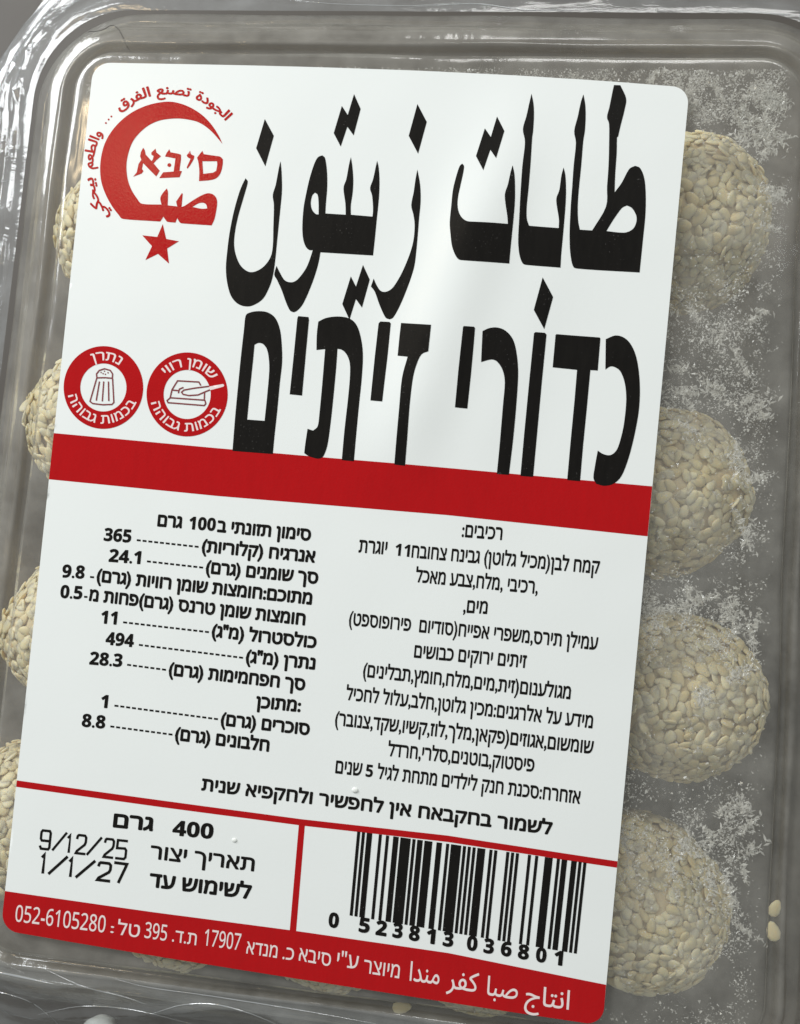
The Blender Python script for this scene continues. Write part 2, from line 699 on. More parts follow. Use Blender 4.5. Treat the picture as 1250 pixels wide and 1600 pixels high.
def sticker_outline():
    pts = []
    rad = 27.0
    N = 4
    for i in range(N):
        a, b, c = Vector(corners[i - 1]), Vector(corners[i]), Vector(corners[(i + 1) % N])
        e1 = (a - b).normalized(); e2 = (c - b).normalized()
        s0, s1 = b + e1 * rad, b + e2 * rad
        for k in range(9):
            t = k / 8
            # circular-looking corner (conic through s0, s1)
            w = 0.7071
            d = (1-t)**2 + 2*w*t*(1-t) + t**2
            q = (s0 * (1-t)**2 + b * (2*w*t*(1-t)) + s1 * t**2) / d
            pts.append((q.x, q.y))
        s2 = c - e2 * rad
        for k in range(1, 12):
            t = k / 12
            q = s1.lerp(s2, t)
            if i == 0: q.y -= 9.0 * 4 * t * (1 - t) * (0.6 + 0.4 * t)
            if i == 2: q.y -= -3.0 * 4 * t * (1 - t)
            pts.append((q.x, q.y))
    return pts


ink = Ink(); ink.polys([sticker_outline()])
label = under(ink.build('label_sticker', M_WHITE, 0.0, None))
label['label'] = 'white sticker with red bands and black lettering'
bm = bmesh.new(); bm.from_mesh(label.data)
ed = [e for e in bm.edges if e.is_boundary]
ed = [e for e in ed]
top = {}
for e in ed:
    q = []
    for v in e.verts:
        q += [bm.verts.new(v.co), bm.verts.new(v.co - Vector((0, 0, 0.00016)))]
    bm.faces.new((q[0], q[1], q[3], q[2]))
bm.to_mesh(label.data); bm.free()


def part(i, name, mat, layer=0.000032):
    o = i.build(name, mat, layer, None, 1.0 if len(i.F) > 3000 else 0.0015)
    o.parent = label
    o.matrix_parent_inverse = (Matrix.Translation(pack.location) @ label.matrix_parent_inverse).inverted()
    o.matrix_parent_inverse = Matrix.Identity(4)
    return o


# red bands and rules
def row(y_at, slope):  # helper for sloped rows
    return lambda x: y_at + slope * x


i = Ink()
i.polys([[(LEFT(677) , 677), (340, 700.5), (700, 731.6), (RIGHT(760) - 0.3, 760), (RIGHT(838) - .3, 838), (700, 805), (340, 775), (LEFT(749), 749)]])
part(i, 'red_band', M_RED, 0.000018)
i = Ink()
i.polys([[(LEFT(1218), 1218.5), (250, 1249.5), (472, 1279.5), (700, 1305), (RIGHT(1346), 1345), (RIGHT(1356), 1355), (700, 1315), (477, 1290), (250, 1260), (LEFT(1228), 1228.5)]])
i.polys([[(467.5, 1286), (477, 1287), (463, 1456), (453, 1454)]])
part(i, 'red_rule', M_RED, 0.000016)
i = Ink()
strip = [(LEFT(1391), 1391), (240, 1424), (460, 1453.5), (700, 1488), (RIGHT(1537) - .2, 1537)]
ol = sticker_outline()
low = [q for q in ol if q[1] > 1391 + (q[0]) * 0.158 + 12]
low = sorted([q for q in low], key=lambda q: -q[0])
# walk the sticker's lower edge from right to left
rl = [q for q in ol if q[1] > 1405 + q[0] * 0.155 and True]
i.polys([strip + rl])
part(i, 'contact_strip', M_RED, 0.000016)

# Arabic title
a = (340, 120, 3.4722); b = (680, 120, 3.125)
i = Ink()
for pl in ([(259, 234), (308, 325), (262, 490), (212, 392)],
           [(742, 99), (778, 180), (740, 323), (706, 276), (670, 383), (632, 310), (676, 163), (708, 212)],
           [(790, 1023), (827, 1103), (785, 1255), (752, 1208), (717, 1320), (678, 1235), (724, 1085), (752, 1140)],
           [(1085, 153), (1136, 250), (1089, 422), (1038, 325)]):
    i.polys([Z(*a, pl)])
for pl in ([(302, 202), (338, 275), (298, 410), (270, 368), (236, 469), (200, 397), (243, 260), (272, 304)],
           [(524, 985), (575, 1080), (532, 1236), (481, 1143)]):
    i.polys([Z(*b, pl)])
i.polys([curve(Z(*a, [(155, 555), (167, 575), (150, 640), (115, 760), (97, 850), (93, 920), (105, 980), (130, 1030), (170, 1060), (210, 1058), (255, 1030), (290, 980), (302, 920), (305, 820), (308, 700), (302, 645), (318, 590), (335, 500), (344, 462), (350, 520), (352, 620), (345, 700), (335, 800), (325, 900), (315, 1000), (303, 1080), (285, 1140), (250, 1205), (200, 1240), (155, 1248), (110, 1232), (75, 1190), (55, 1120), (48, 1040), (55, 950), (68, 850), (90, 740), (115, 650), (135, 595)]))])
i.polys([curve(Z(*a, [(570, 430), (585, 445), (595, 510), (597, 600), (590, 690), (587, 745), (697, 752), (695, 690), (685, 608), (700, 560), (715, 480), (725, 440), (733, 490), (738, 560), (735, 630), (725, 700), (725, 752), (842, 762), (845, 720), (840, 650), (829, 608), (845, 560), (858, 500), (867, 460), (876, 500), (880, 570), (877, 660), (865, 780), (855, 880), (845, 972), (560, 955), (550, 1010), (530, 1080), (500, 1160), (465, 1235), (435, 1270), (415, 1280), (395, 1270), (375, 1230), (350, 1160), (325, 1105), (310, 1075), (322, 1028), (340, 1065), (365, 1105), (395, 1117), (425, 1110), (455, 1080), (485, 1035), (505, 985), (518, 943), (498, 942), (478, 920), (465, 875), (462, 810), (468, 720), (480, 650), (500, 560), (525, 480), (545, 442)])),
         curve(Z(*a, [(530, 632), (545, 645), (550, 690), (550, 750), (535, 748), (515, 725), (508, 690), (515, 650)]))])
i.polys([curve(Z(*a, [(1085, 508), (1100, 590), (1103, 680), (1095, 770), (1088, 860), (1080, 950), (1070, 1030), (1050, 1100), (1020, 1180), (985, 1260), (955, 1310), (935, 1320), (912, 1308), (880, 1240), (855, 1170), (833, 1140), (848, 1097), (865, 1135), (885, 1163), (910, 1170), (940, 1158), (965, 1130), (1000, 1070), (1035, 990), (1058, 920), (1068, 860), (1070, 800), (1063, 750), (1052, 700), (1065, 630), (1075, 560)]))])
i.polys([curve(Z(*b, [(133, 432), (142, 445), (138, 480), (125, 540), (113, 600), (112, 650), (125, 690), (150, 715), (180, 722), (355, 730), (352, 690), (340, 595), (355, 540), (368, 480), (378, 445), (387, 490), (390, 560), (388, 640), (378, 750), (368, 850), (362, 920), (130, 908), (105, 890), (85, 840), (77, 780), (73, 720), (80, 640), (88, 560), (105, 490), (120, 445)]))])
i.polys([curve(Z(*b, [(470, 88), (480, 140), (482, 200), (478, 270), (473, 310), (465, 440), (455, 560), (447, 640), (447, 700), (458, 735), (602, 745), (603, 700), (590, 608), (605, 560), (615, 490), (626, 449), (635, 490), (638, 560), (635, 640), (625, 760), (615, 870), (611, 937), (445, 925), (425, 915), (410, 870), (405, 800), (410, 700), (415, 600), (425, 450), (438, 330), (428, 265), (445, 200), (458, 140)]))])
i.polys([curve(Z(*b, [(723, 90), (732, 140), (734, 200), (730, 270), (722, 320), (712, 440), (700, 560), (695, 640), (697, 710), (705, 752), (765, 755), (832, 640), (838, 540), (845, 440), (848, 330), (848, 235), (838, 200), (850, 150), (865, 75), (872, 44), (903, 45), (931, 108), (925, 160), (905, 240), (892, 295), (887, 300), (885, 380), (878, 480), (875, 568), (910, 520), (945, 455), (975, 438), (1000, 450), (1020, 500), (1027, 580), (1025, 680), (1015, 780), (1005, 880), (997, 958), (690, 940), (670, 925), (658, 860), (655, 770), (660, 650), (668, 540), (675, 440), (686, 330), (678, 270), (695, 200), (710, 130)])),
         curve(Z(*b, [(835, 757), (870, 700), (910, 645), (935, 632), (960, 645), (980, 680), (980, 715), (965, 745), (935, 762), (900, 764)]))])
part(i, 'arabic_title', M_BLACK)

# Hebrew title
a = (340, 460, 3.4722); b = (680, 420, 3.125)
i = Ink()
i.polys([curve(Z(*a, [(155, 118), (180, 100), (225, 93), (275, 100), (315, 130), (340, 190), (350, 270), (352, 370), (340, 480), (325, 640), (312, 760), (302, 867), (83, 850), (100, 640), (125, 380), (145, 200)])),
         curve(Z(*a, [(203, 275), (225, 265), (250, 272), (270, 300), (280, 350), (282, 420), (270, 560), (257, 687), (163, 680), (180, 500), (195, 360)]))])
i.polys([Z(*a, [(440, 120), (495, 125), (498, 140), (480, 330), (460, 550), (393, 543), (415, 330), (435, 130)])])
i.polys([curve(Z(*a, [(548, 150), (590, 130), (650, 122), (710, 130), (750, 160), (775, 220), (790, 320), (785, 450), (770, 600), (755, 760), (742, 907), (676, 900), (690, 740), (710, 560), (720, 440), (718, 370), (700, 325), (675, 302), (652, 297), (645, 400), (630, 560), (615, 700), (600, 810), (585, 860), (570, 885), (545, 892), (500, 880), (472, 862), (478, 810), (490, 730), (520, 740), (545, 715), (555, 640), (570, 480), (585, 298), (538, 303), (540, 220)]))])
i.polys([Z(*a, [(875, 160), (885, 150), (935, 153), (942, 162), (925, 340), (897, 585), (832, 578), (855, 340)])])
i.polys([curve(Z(*a, [(998, 160), (1162, 175), (1147, 318), (1110, 335), (1085, 385), (1065, 460), (1048, 600), (1035, 760), (1020, 932), (962, 925), (975, 780), (990, 620), (1005, 460), (1035, 345), (980, 338), (990, 230)]))])
i.polys([Z(*b, [(138, 291), (145, 288), (190, 290), (196, 296), (190, 370), (175, 530), (158, 686), (98, 680), (115, 500)])])
i.polys([curve(Z(*b, [(232, 310), (265, 295), (305, 292), (345, 308), (380, 350), (398, 420), (405, 520), (395, 680), (380, 840), (360, 1007), (301, 1003), (315, 860), (330, 680), (340, 560), (330, 500), (305, 460), (275, 447), (225, 460), (228, 390)]))])
i.polys([Z(*b, [(482, 318), (490, 313), (535, 316), (543, 325), (520, 560), (498, 800), (478, 1017), (416, 1012), (435, 800), (458, 560)])])
i.polys([Z(*b, [(587, 326), (592, 322), (802, 337), (806, 342), (793, 498), (757, 496), (740, 680), (722, 860), (707, 1038), (644, 1032), (660, 850), (680, 640), (692, 495), (573, 483)])])
i.polys([curve(Z(*b, [(832, 345), (880, 327), (925, 340), (960, 380), (985, 450), (998, 560), (995, 680), (975, 800), (945, 920), (910, 1010), (870, 1050), (825, 1060), (785, 1050), (772, 1020), (780, 960), (793, 888), (820, 905), (855, 910), (885, 885), (905, 830), (922, 750), (932, 640), (925, 560), (905, 505), (880, 483), (855, 478), (830, 493)]))])
part(i, 'hebrew_title', M_BLACK, 0.000036)

# emblem: crescent running into a word, a star, small Hebrew name, slogan on an arc
a = (100, 100, 4.1667)
i = Ink()
i.polys([curve(Z(*a, [(1035, 525), (1010, 470), (960, 395), (900, 335), (830, 290), (760, 262), (690, 250), (610, 258), (530, 280), (450, 318), (380, 370), (320, 435), (275, 510), (250, 590), (240, 680), (248, 770), (275, 850), (315, 925), (360, 985), (390, 1013), (632, 1030), (652, 998), (668, 1022), (680, 1032), (730, 1037), (742, 1008), (758, 1035), (775, 1042), (965, 1055), (985, 1010), (1000, 930), (1000, 890), (985, 862), (960, 848), (930, 848), (890, 865), (840, 895), (790, 928), (770, 935), (778, 850), (772, 845), (740, 893), (735, 900), (742, 932), (680, 925), (682, 840), (674, 815), (645, 850), (632, 880), (640, 920), (515, 915), (480, 880), (445, 825), (422, 765), (412, 700), (413, 640), (428, 570), (455, 505), (500, 450), (555, 405), (620, 375), (690, 362), (760, 360), (830, 370), (880, 385), (930, 415), (975, 455), (1010, 495)])),
         curve(Z(*a, [(840, 935), (880, 912), (910, 908), (930, 920), (937, 945), (900, 947)]))])
i.polys([Z(*a, [(648, 1047), (670, 1143), (752, 1158), (676, 1205), (688, 1303), (617, 1240), (535, 1280), (578, 1190), (515, 1120), (612, 1130)])])
i.polys([curve(Z(*a, [(905, 570), (914, 592), (990, 603), (1020, 608), (1038, 625), (1037, 660), (1025, 710), (1000, 745), (960, 760), (883, 767), (885, 700), (878, 640), (870, 615), (885, 595)])),
         Z(*a, [(905, 638), (1000, 638), (1002, 660), (995, 700), (975, 712), (910, 720)])])
i.polys([curve(Z(*a, [(825, 570), (832, 592), (852, 602), (850, 620), (828, 660), (808, 687), (803, 678), (820, 640), (828, 622), (810, 612), (803, 600)]))])
i.polys([Z(*a, [(690, 560), (698, 580), (745, 588), (766, 595), (766, 625), (756, 700), (772, 703), (757, 742), (625, 748), (650, 710), (718, 705), (730, 620), (690, 612), (662, 607), (672, 585)])])
i.polys([circle(*Z(*a, [(690, 663)])[0], 3, n=16)])
i.polys([Z(*a, [(520, 550), (530, 565), (537, 595), (575, 637), (583, 625), (588, 604), (574, 596), (573, 582), (600, 556), (606, 580), (636, 605), (605, 632), (588, 652), (628, 700), (605, 737), (560, 692), (520, 650), (512, 688), (522, 702), (510, 718), (455, 738), (478, 710), (490, 655), (508, 628), (500, 605), (505, 578)])])
C = (263.5, 265.6)
ar = lambda *cp: ''.join(chr(c) for c in reversed(cp))
for wd, a0, a1 in ((ar(0xFE8D, 0xFEDF, 0xFEA0, 0xFEEE, 0xFEA9, 0xFE93), 69, 40),
                   (ar(0xFE97, 0xFEBC, 0xFEE8, 0xFECA), 99, 73.5),
                   (ar(0xFE8D, 0xFEDF, 0xFED4, 0xFEAE, 0xFED5), 130, 103),
                   (ar(0xFEED, 0xFE8D, 0xFEDF, 0xFEC4, 0xFECC, 0xFEE2), 180, 151),
                   (ar(0xFE91, 0xFEF4, 0xFEA4, 0xFEDC, 0xFEF2), 219, 186)):
    arc_text(i, wd, C, 117.5, a0, a1, 15.0, off=0.032, cap=0.70)
for k in (137, 140, 143.3):
    i.polys([circle(C[0] + 121 * math.cos(R(k)), C[1] - 121 * math.sin(R(k)), 1.5, n=10)])
part(i, 'emblem', M_RED)

# two round warning badges
for cx, cy, rx, ry, ri in ((162.8, 605.9, 62, 64.5, 36), (293.3, 616.7, 63.3, 65.5, 36.8)):
    i = Ink()
    i.polys([circle(cx, cy, rx, ry, 96), circle(cx, cy, ri, ri * 1.04, 64)])
    i2 = Ink()
    i3 = Ink()
    if cx < 200:
        arc_text(i2, heb('נתרן'), (cx, cy), 42.5, 112, 55, 13, off=0.012)
        z = (80, 520, 4.1667)
        for pl, cl in (([(303, 295), (300, 270), (318, 247), (352, 236), (390, 247), (405, 270), (403, 298), (355, 294)], True),
                       ([(301, 300), (258, 448), (275, 462), (340, 470), (400, 468), (413, 455), (405, 303)], False),
                       ([(319, 322), (299, 440)], False), ([(347, 322), (338, 445)], False), ([(378, 322), (380, 443)], False)):
            i3.add(*stroke(Z(*z, pl), 2.1, cl))
        for q in ((330, 260), (352, 252), (375, 262), (343, 268), (358, 272)):
            i3.polys([circle(*Z(*z, [q])[0], 1.1, n=10)])
    else:
        arc_text(i2, heb('שומן רווי'), (cx, cy), 43.5, 136, 32, 13, off=0.012)
        z = (80, 520, 4.1667)
        i2.polys([curve(Z(*z, [(1030, 352), (1122, 335), (1130, 342), (1124, 352), (1030, 378)]))])
        for pl, cl in (([(778, 425), (758, 442), (764, 456), (1000, 475), (1010, 462), (1004, 442)], False),
                       ([(976, 342), (965, 322), (826, 314), (790, 372), (778, 424), (1000, 440), (1002, 390)], False),
                       ([(790, 374), (832, 378)], False), ([(832, 392), (838, 368), (862, 358)], False),
                       ([(1030, 350), (935, 362), (868, 374), (852, 388), (862, 402), (900, 410), (960, 406), (1000, 388), (1034, 374)], False)):
            i3.add(*stroke(Z(*z, pl), 2.1, cl))
    arc_text(i2, heb('בכמות גבוהה'), (cx, cy), rx - 5.5, 193, 336, 13, off=0.012, inward=True)
    badge = part(i, 'warning_badge', M_RED)
    badge['label'] = 'salt shaker warning badge' if cx < 200 else 'butter and knife warning badge'
    part(i2, 'badge_lettering', M_PINK, 0.000040)
    part(i3, 'badge_icon', M_DKRED, 0.000048)

# nutrition table
i = Ink()


def nz(x, y): return (80 + x / 2.841, 780 + y / 2.841)


def rz(x, y): return (500 + x / 2.604, 800 + y / 2.604)


def dashes(ink, p0, p1, n, w=2.9):
    for k in range(n):
        t0, t1 = k / n + 0.16 / n, k / n + 0.84 / n
        q0 = (p0[0] + (p1[0] - p0[0]) * t0, p0[1] + (p1[1] - p0[1]) * t0)
        q1 = (p0[0] + (p1[0] - p0[0]) * t1, p0[1] + (p1[1] - p0[1]) * t1)
        ink.add(*stroke([q0, q1], w, cap=False))


HB = 16.2
for s, l, r in (('סימון תזונתי ב', (737, 143), (1153, 183)), ('גרם', (472, 118), (582, 127)),
                ('אנרגיח (קלוריות)', (668, 232), (1172, 280)), ('סך שומנים (גרם)', (686, 326), (1185, 374)),
                ('מתוכם:חומצות שומן רוויות (גרם)', (203, 363), (1158, 466)),
                ('חומצות שומן טרנס (גרם)פחות מ', (170, 448), (1128, 558)),
                ('כולסטרול (מ"ג)', (712, 608), (1177, 660)), ('נתרן (מ"ג)', (863, 722), (1172, 754)),
                ('סך חפחמימות (גרם)', (522, 778), (1127, 847)), (':מתוכן', (908, 922), (1108, 942)),
                ('סוכרים (גרם)', (752, 1000), (1147, 1045)), ('חלבונים (גרם)', (550, 1065), (968, 1118))):
    text(i, heb(s), nz(*l), nz(*r), HB, off=0.042)
for s, l, r in (('100', (612, 132), (730, 140)), ('365', (235, 183), (356, 192)), ('24.1', (257, 276), (398, 287)), ('9.8', (50, 345), (150, 352)),
                ('0.5', (42, 436), (140, 443)), ('11', (222, 549), (293, 555)), ('494', (243, 643), (368, 655)),
                ('28.3', (172, 731), (317, 743)), ('1', (222, 922), (253, 925)), ('8.8', (138, 1006), (242, 1016))):
    text(i, s, nz(*l), nz(*r), 18.6, off=0.022, cap=0.714)
for l, r, n in (((378, 181), (660, 212), 11), ((423, 275), (680, 304), 10), ((318, 545), (706, 590), 15), ((388, 645), (857, 704), 18),
                ((336, 733), (516, 757), 7), ((280, 914), (746, 976), 18), ((262, 1006), (545, 1044), 11),
                ((172, 344), (198, 347), 1), ((146, 432), (168, 434), 1)):
    dashes(i, nz(*l), nz(*r), n)
part(i, 'nutrition_table', M_BLACK)

i = Ink()
HB = 18.6
for s, l, r in (('רכיבים:', (576, 100), (740, 113)), ('קמח לבן(מכיל גלוטן) גבינח צחובח', (372, 184), (1135, 250)), ('יוגרת', (157, 163), (272, 172)),
                (',רכיבי ,מלח,צבע מאכל', (388, 283), (885, 332)), ('מים,', (582, 407), (680, 413)),
                ('עמילן תירס,משפרי אפייח(סודיום  פירופוספט)', (117, 458), (1128, 560)),
                ('זיתים ירוקים כבושים', (382, 590), (838, 633)), ('מגולענום(זית,מים,מלח,חומץ,תבלינים)', (174, 668), (1018, 760)),
                ('מידע על אלרגנים:מכין גלוטן,חלב,עלול לחכיל', (105, 762), (1108, 878)),
                ('שומשום,אגוזים(פקאן,מלך,לוז,קשיו,שקד,צנובר)', (60, 865), (1110, 982)),
                ('פיסטוק,בוטנים,סלרי,חרדל', (275, 990), (870, 1055)),
                ('אזחרח:סכנת חנק לילדים מתחת לגיל', (232, 1082), (1057, 1185)), ('שנים', (62, 1060), (170, 1072))):
    text(i, heb(s), rz(*l), rz(*r), HB, off=0.024)
text(i, '11', rz(305, 176), rz(364, 182), 18.5, off=0.008, cap=0.714)
text(i, '5', rz(185, 1074), rz(214, 1078), 18.5, off=0.012, cap=0.714)
part(i, 'ingredients_text', M_BLACK)

i = Ink()
text(i, heb('לשמור בחקבאח אין לחפשיר ולחקפיא שנית'), (315, 1233.5), (862, 1303), 17.5, off=0.034)
part(i, 'storage_text', M_BLACK)

wz = lambda x, y: (x / 2.604, 1180 + y / 2.604)
i = Ink()
text(i, heb('גרם'), wz(462, 288), wz(625, 305), 19, off=0.036)
text(i, '400', wz(702, 322), wz(868, 338), 22, off=0.02, cap=0.714)
text(i, heb('תאריך יצור'), wz(612, 416), wz(1035, 470), 19, off=0.024)
text(i, heb('לשימוש עד'), wz(608, 530), wz(1022, 582), 19, off=0.036)
part(i, 'weight_and_date_text', M_BLACK)

# stamped dates, thin pen digits
PEN = {'9': [[(1, .45), (.12, .45), (0, .55), (0, .9), (.12, 1), (.88, 1), (1, .9), (1, .1), (.88, 0), (.12, 0), (0, .12)]],
       '1': [[(.25, .85), (.55, 1), (.55, 0)]],
       '2': [[(0, .82), (.05, .95), (.15, 1), (.85, 1), (1, .9), (1, .65), (.9, .5), (.1, .12), (0, 0), (1, 0)]],
       '5': [[(1, 1), (.02, 1), (0, .56), (.85, .58), (1, .48), (1, .1), (.85, 0), (0, 0)]],
       '7': [[(0, 1), (1, 1), (.9, .8), (.45, 0)]],
       '/': [[(0, 0), (1, 1)]]}


def pen(ink, seq, w):
    for ch, l, r, h in seq:
        A, B = P(*l), P(*r)
        sc = (B - A).length / math.hypot(r[0] - l[0], r[1] - l[1])
        for st in PEN[ch]:
            V_, F_ = stroke([((B - A).length / sc * x, h * y) for x, y in st], w)
            e = (B - A) / (B - A).length * sc
            ink.add([(A.x + e.x * x, A.y + e.y * x + y * sc, 0) for x, y in V_], F_, px=False)


dz = lambda x, y: (20 + x / 3.125, 1260 + y / 3.125)
i = Ink()
pen(i, [('9', dz(137, 202), dz(182, 207), 27), ('/', dz(200, 208), dz(258, 210), 25), ('1', dz(262, 217), dz(290, 220), 25), ('2', dz(312, 224), dz(355, 229), 27),
        ('/', dz(368, 230), dz(428, 236), 26), ('2', dz(448, 242), dz(490, 247), 27), ('5', dz(508, 249), dz(553, 254), 27)], 3.8)
pen(i, [('1', dz(135, 317), dz(165, 320), 27), ('/', dz(182, 323), dz(260, 330), 26), ('1', dz(270, 334), dz(298, 337), 26), ('/', dz(315, 340), dz(395, 350), 26),
        ('2', dz(417, 354), dz(475, 361), 26), ('7', dz(495, 362), dz(552, 370), 28)], 4.4)
part(i, 'date_stamp', M_BLACK)

# barcode
LC = {'0': '0001101', '1': '0011001', '2': '0010011', '3': '0111101', '4': '0100011', '5': '0110001', '6': '0101111', '7': '0111011', '8': '0110111', '9': '0001011'}
bits = '101' + ''.join(LC[c] for c in '523813') + '01010' + ''.join(''.join('1' if q == '0' else '0' for q in LC[c]) for c in '036801') + '101'
bz = lambda x, y: (450 + x / 2.358, 1240 + y / 2.358)
i = Ink()
T0, T1, B0, B1 = bz(257, 138), bz(1098, 252), bz(229, 447), bz(1062, 586)
k = 0
while k < 95:
    if bits[k] == '1':
        j = k
        while j < 95 and bits[j] == '1': j += 1
        t0, t1 = k / 95 - 0.0016, j / 95 + 0.0016
        f = lambda A, B, t: (A[0] + (B[0] - A[0]) * t, A[1] + (B[1] - A[1]) * t)
        q = [f(T0, T1, t0), f(T0, T1, t1), f(B0, B1, t1), f(B0, B1, t0)]
        i.add(q, [(0, 1, 2, 3)])
        k = j
    else: k += 1
part(i, 'barcode', M_BLACK, 0.000034)
i = Ink()
for ch, x0, x1, y in (('0', 148, 186, 487), ('5', 260, 300, 505), ('2', 322, 363, 516), ('3', 384, 421, 525), ('8', 444, 484, 535), ('1', 508, 541, 546), ('3', 569, 608, 556),
                      ('0', 657, 696, 571), ('3', 719, 757, 581), ('6', 782, 822, 591), ('8', 845, 886, 602), ('0', 911, 950, 613), ('1', 978, 1010, 624)):
    text(i, ch, bz(x0, y), bz(x1, y + (x1 - x0) * 0.165), 21.5, off=0.03, cap=0.714)
part(i, 'barcode_digits', M_BLACK, 0.000046)

# contact line on the red strip
i = Ink()
for s, l, r, h in (('052-6105280', (65, 672), (430, 718), 24), ('395', (590, 738), (680, 752), 23), ('17907', (832, 770), (978, 790), 24)):
    text(i, s, wz(*l), wz(*r), h, off=0.006, cap=0.70)
for s, l, r, h in ((':', (452, 718), (466, 720), 13), ('טל', (480, 725), (570, 738), 18), ('ת.ד.', (702, 754), (800, 770), 17), ('מנדא', (1003, 803), (1128, 822), 18),
                   ('כ.', (1150, 826), (1195, 832), 18)):
    text(i, heb(s), wz(*l), wz(*r), h, off=0.006)
for s, l, r, h in (('סיבא', (40, 612), (157, 634), 19), ('ע"י', (180, 632), (258, 645), 20), ('מיוצר', (278, 657), (410, 678), 20)):
    text(i, heb(s), bz(*l), bz(*r), h, off=0.006)
az = lambda x, y: (620 + x / 3.6765, 1480 + y / 3.6765)
for s, l, r, h in ((ar(0xFEE3, 0xFEE8, 0xFEAA, 0xFE8D), (72, 187), (243, 210), 30), (ar(0xFEDB, 0xFED4, 0xFEAE), (285, 228), (465, 254), 30),
                   (ar(0xFEBB, 0xFE92, 0xFE8E), (515, 268), (692, 293), 30), (ar(0xFE8D, 0xFEE7, 0xFE98, 0xFE8E, 0xFE9D), (733, 318), (987, 352), 30)):
    text(i, s, az(*l), az(*r), h, off=0.006, cap=0.714)
part(i, 'contact_text', M_PINK, 0.000040)

# ---------------------------------------------------------------- sesame balls
rng = random.Random(7)


def seed_mesh(L=1.0):
    """one sesame seed: flat teardrop about 3 mm long"""
    nu, nv = 8, 5
    V_, F_ = [], []
    V_.append((-0.5, 0, 0))
    for a in range(1, nv):
        t = a / nv
        x = -0.5 * math.cos(math.pi * t)
        w = math.sin(math.pi * t) * (0.36 - 0.13 * x * 2 * 0.8)
        for b_ in range(nu):
            an = 2 * math.pi * b_ / nu
            V_.append((x, w * math.cos(an), 0.115 * math.sin(math.pi * t) ** 0.7 * math.sin(an)))
    V_.append((0.5, 0, 0))
    for b_ in range(nu): F_.append((0, 1 + (b_ + 1) % nu, 1 + b_))
    for a in range(nv - 2):
        for b_ in range(nu):
            p0 = 1 + a * nu + b_; p1 = 1 + a * nu + (b_ + 1) % nu
            F_.append((p0, p1, p1 + nu, p0 + nu))
    e = len(V_) - 1; l0 = e - nu
    for b_ in range(nu): F_.append((l0 + b_, l0 + (b_ + 1) % nu, e))
    return [Vector(v) for v in V_], F_


SV, SF = seed_mesh()
BR = 0.0144


def ball_shape(d):
    return BR * (1 + 0.075 * noise.noise(d * 1.5) + 0.03 * noise.noise(d * 3.6))


def make_core():
    bm = bmesh.new()
    bmesh.ops.create_icosphere(bm, subdivisions=5, radius=1)
    for v in bm.verts:
        d = v.co.normalized()
        v.co = d * (ball_shape(d) - 0.0003 + 0.0003 * noise.noise(d * 14))
    me = bpy.data.meshes.new('core')
    for f in bm.faces: f.smooth = True
    bm.to_mesh(me); bm.free()
    me.materials.append(M_DOUGH)
    return me


def make_coat():
    V_, F_ = [], []
    N = 1050
    ga = math.pi * (3 - math.sqrt(5))
    for k in range(N):
        zz = 1 - 2 * (k + 0.5) / N
        rr = math.sqrt(1 - zz * zz)
        d = Vector((rr * math.cos(ga * k), rr * math.sin(ga * k), zz))
        d = (d + Vector((rng.gauss(0, 1), rng.gauss(0, 1), rng.gauss(0, 1))) * 0.035).normalized()
        ln = 0.0027 * rng.uniform(0.85, 1.15)
        t = d.orthogonal().normalized()
        t.rotate(Matrix.Rotation(rng.uniform(0, 2 * math.pi), 3, d))
        s = d.cross(t)
        tilt = rng.gauss(0, 0.15) if rng.random() > 0.08 else rng.uniform(-1.1, 1.1)
        s2 = s * math.cos(tilt) + d * math.sin(tilt)
        n2 = t.cross(s2)
        yaw = rng.gauss(0, 0.15)
        t2 = t * math.cos(yaw) + n2 * math.sin(yaw)
        n3 = t2.cross(s2)
        c = d * (ball_shape(d) + 0.0001 + rng.uniform(-0.00025, 0.0002))
        b_ = len(V_)
        wd = rng.uniform(0.85, 1.1)
        for v in SV: V_.append(c + (t2 * v.x + s2 * v.y * wd + n3 * v.z) * ln)
        F_ += [tuple(b_ + q for q in f) for f in SF]
    me = bpy.data.meshes.new('seed_coating')
    me.from_pydata([tuple(v) for v in V_], [], F_)
    me.polygons.foreach_set('use_smooth', [True] * len(me.polygons))
    me.materials.append(M_SEED)
    me.update()
    return me


core_me, coat_me = make_core(), make_coat()
BZ = -0.0195
balls = [((1072, 352), 'sesame coated ball showing beside the label corner, topmost in the right row'),
         ((1036, 768), 'sesame coated ball at the right end of the wide red band'),
         ((1056, 1084), 'sesame coated ball right of the ingredients text, third down the right row'),
         ((1000, 1408), 'sesame coated ball right of the barcode, lowest in the right row'),
         ((216, 372), 'sesame coated ball left of the red crescent emblem, mostly under the label'),
         ((172, 664), 'sesame coated ball left of the salt shaker badge'),
         ((136, 985), 'sesame coated ball left of the nutrition numbers'),
         ((58, 1280), 'sesame coated ball left of the stamped dates, lowest in the left row'),
         ((290, 1386), 'sesame coated ball under the phone number at the lower edge of the label'),
         ((520, 1417), 'sesame coated ball under the middle of the red contact strip, left of the loose seed'),
         ((752, 1453), 'sesame coated ball under the Arabic contact line at the lower edge of the label')]
BALLC = []
proto = None
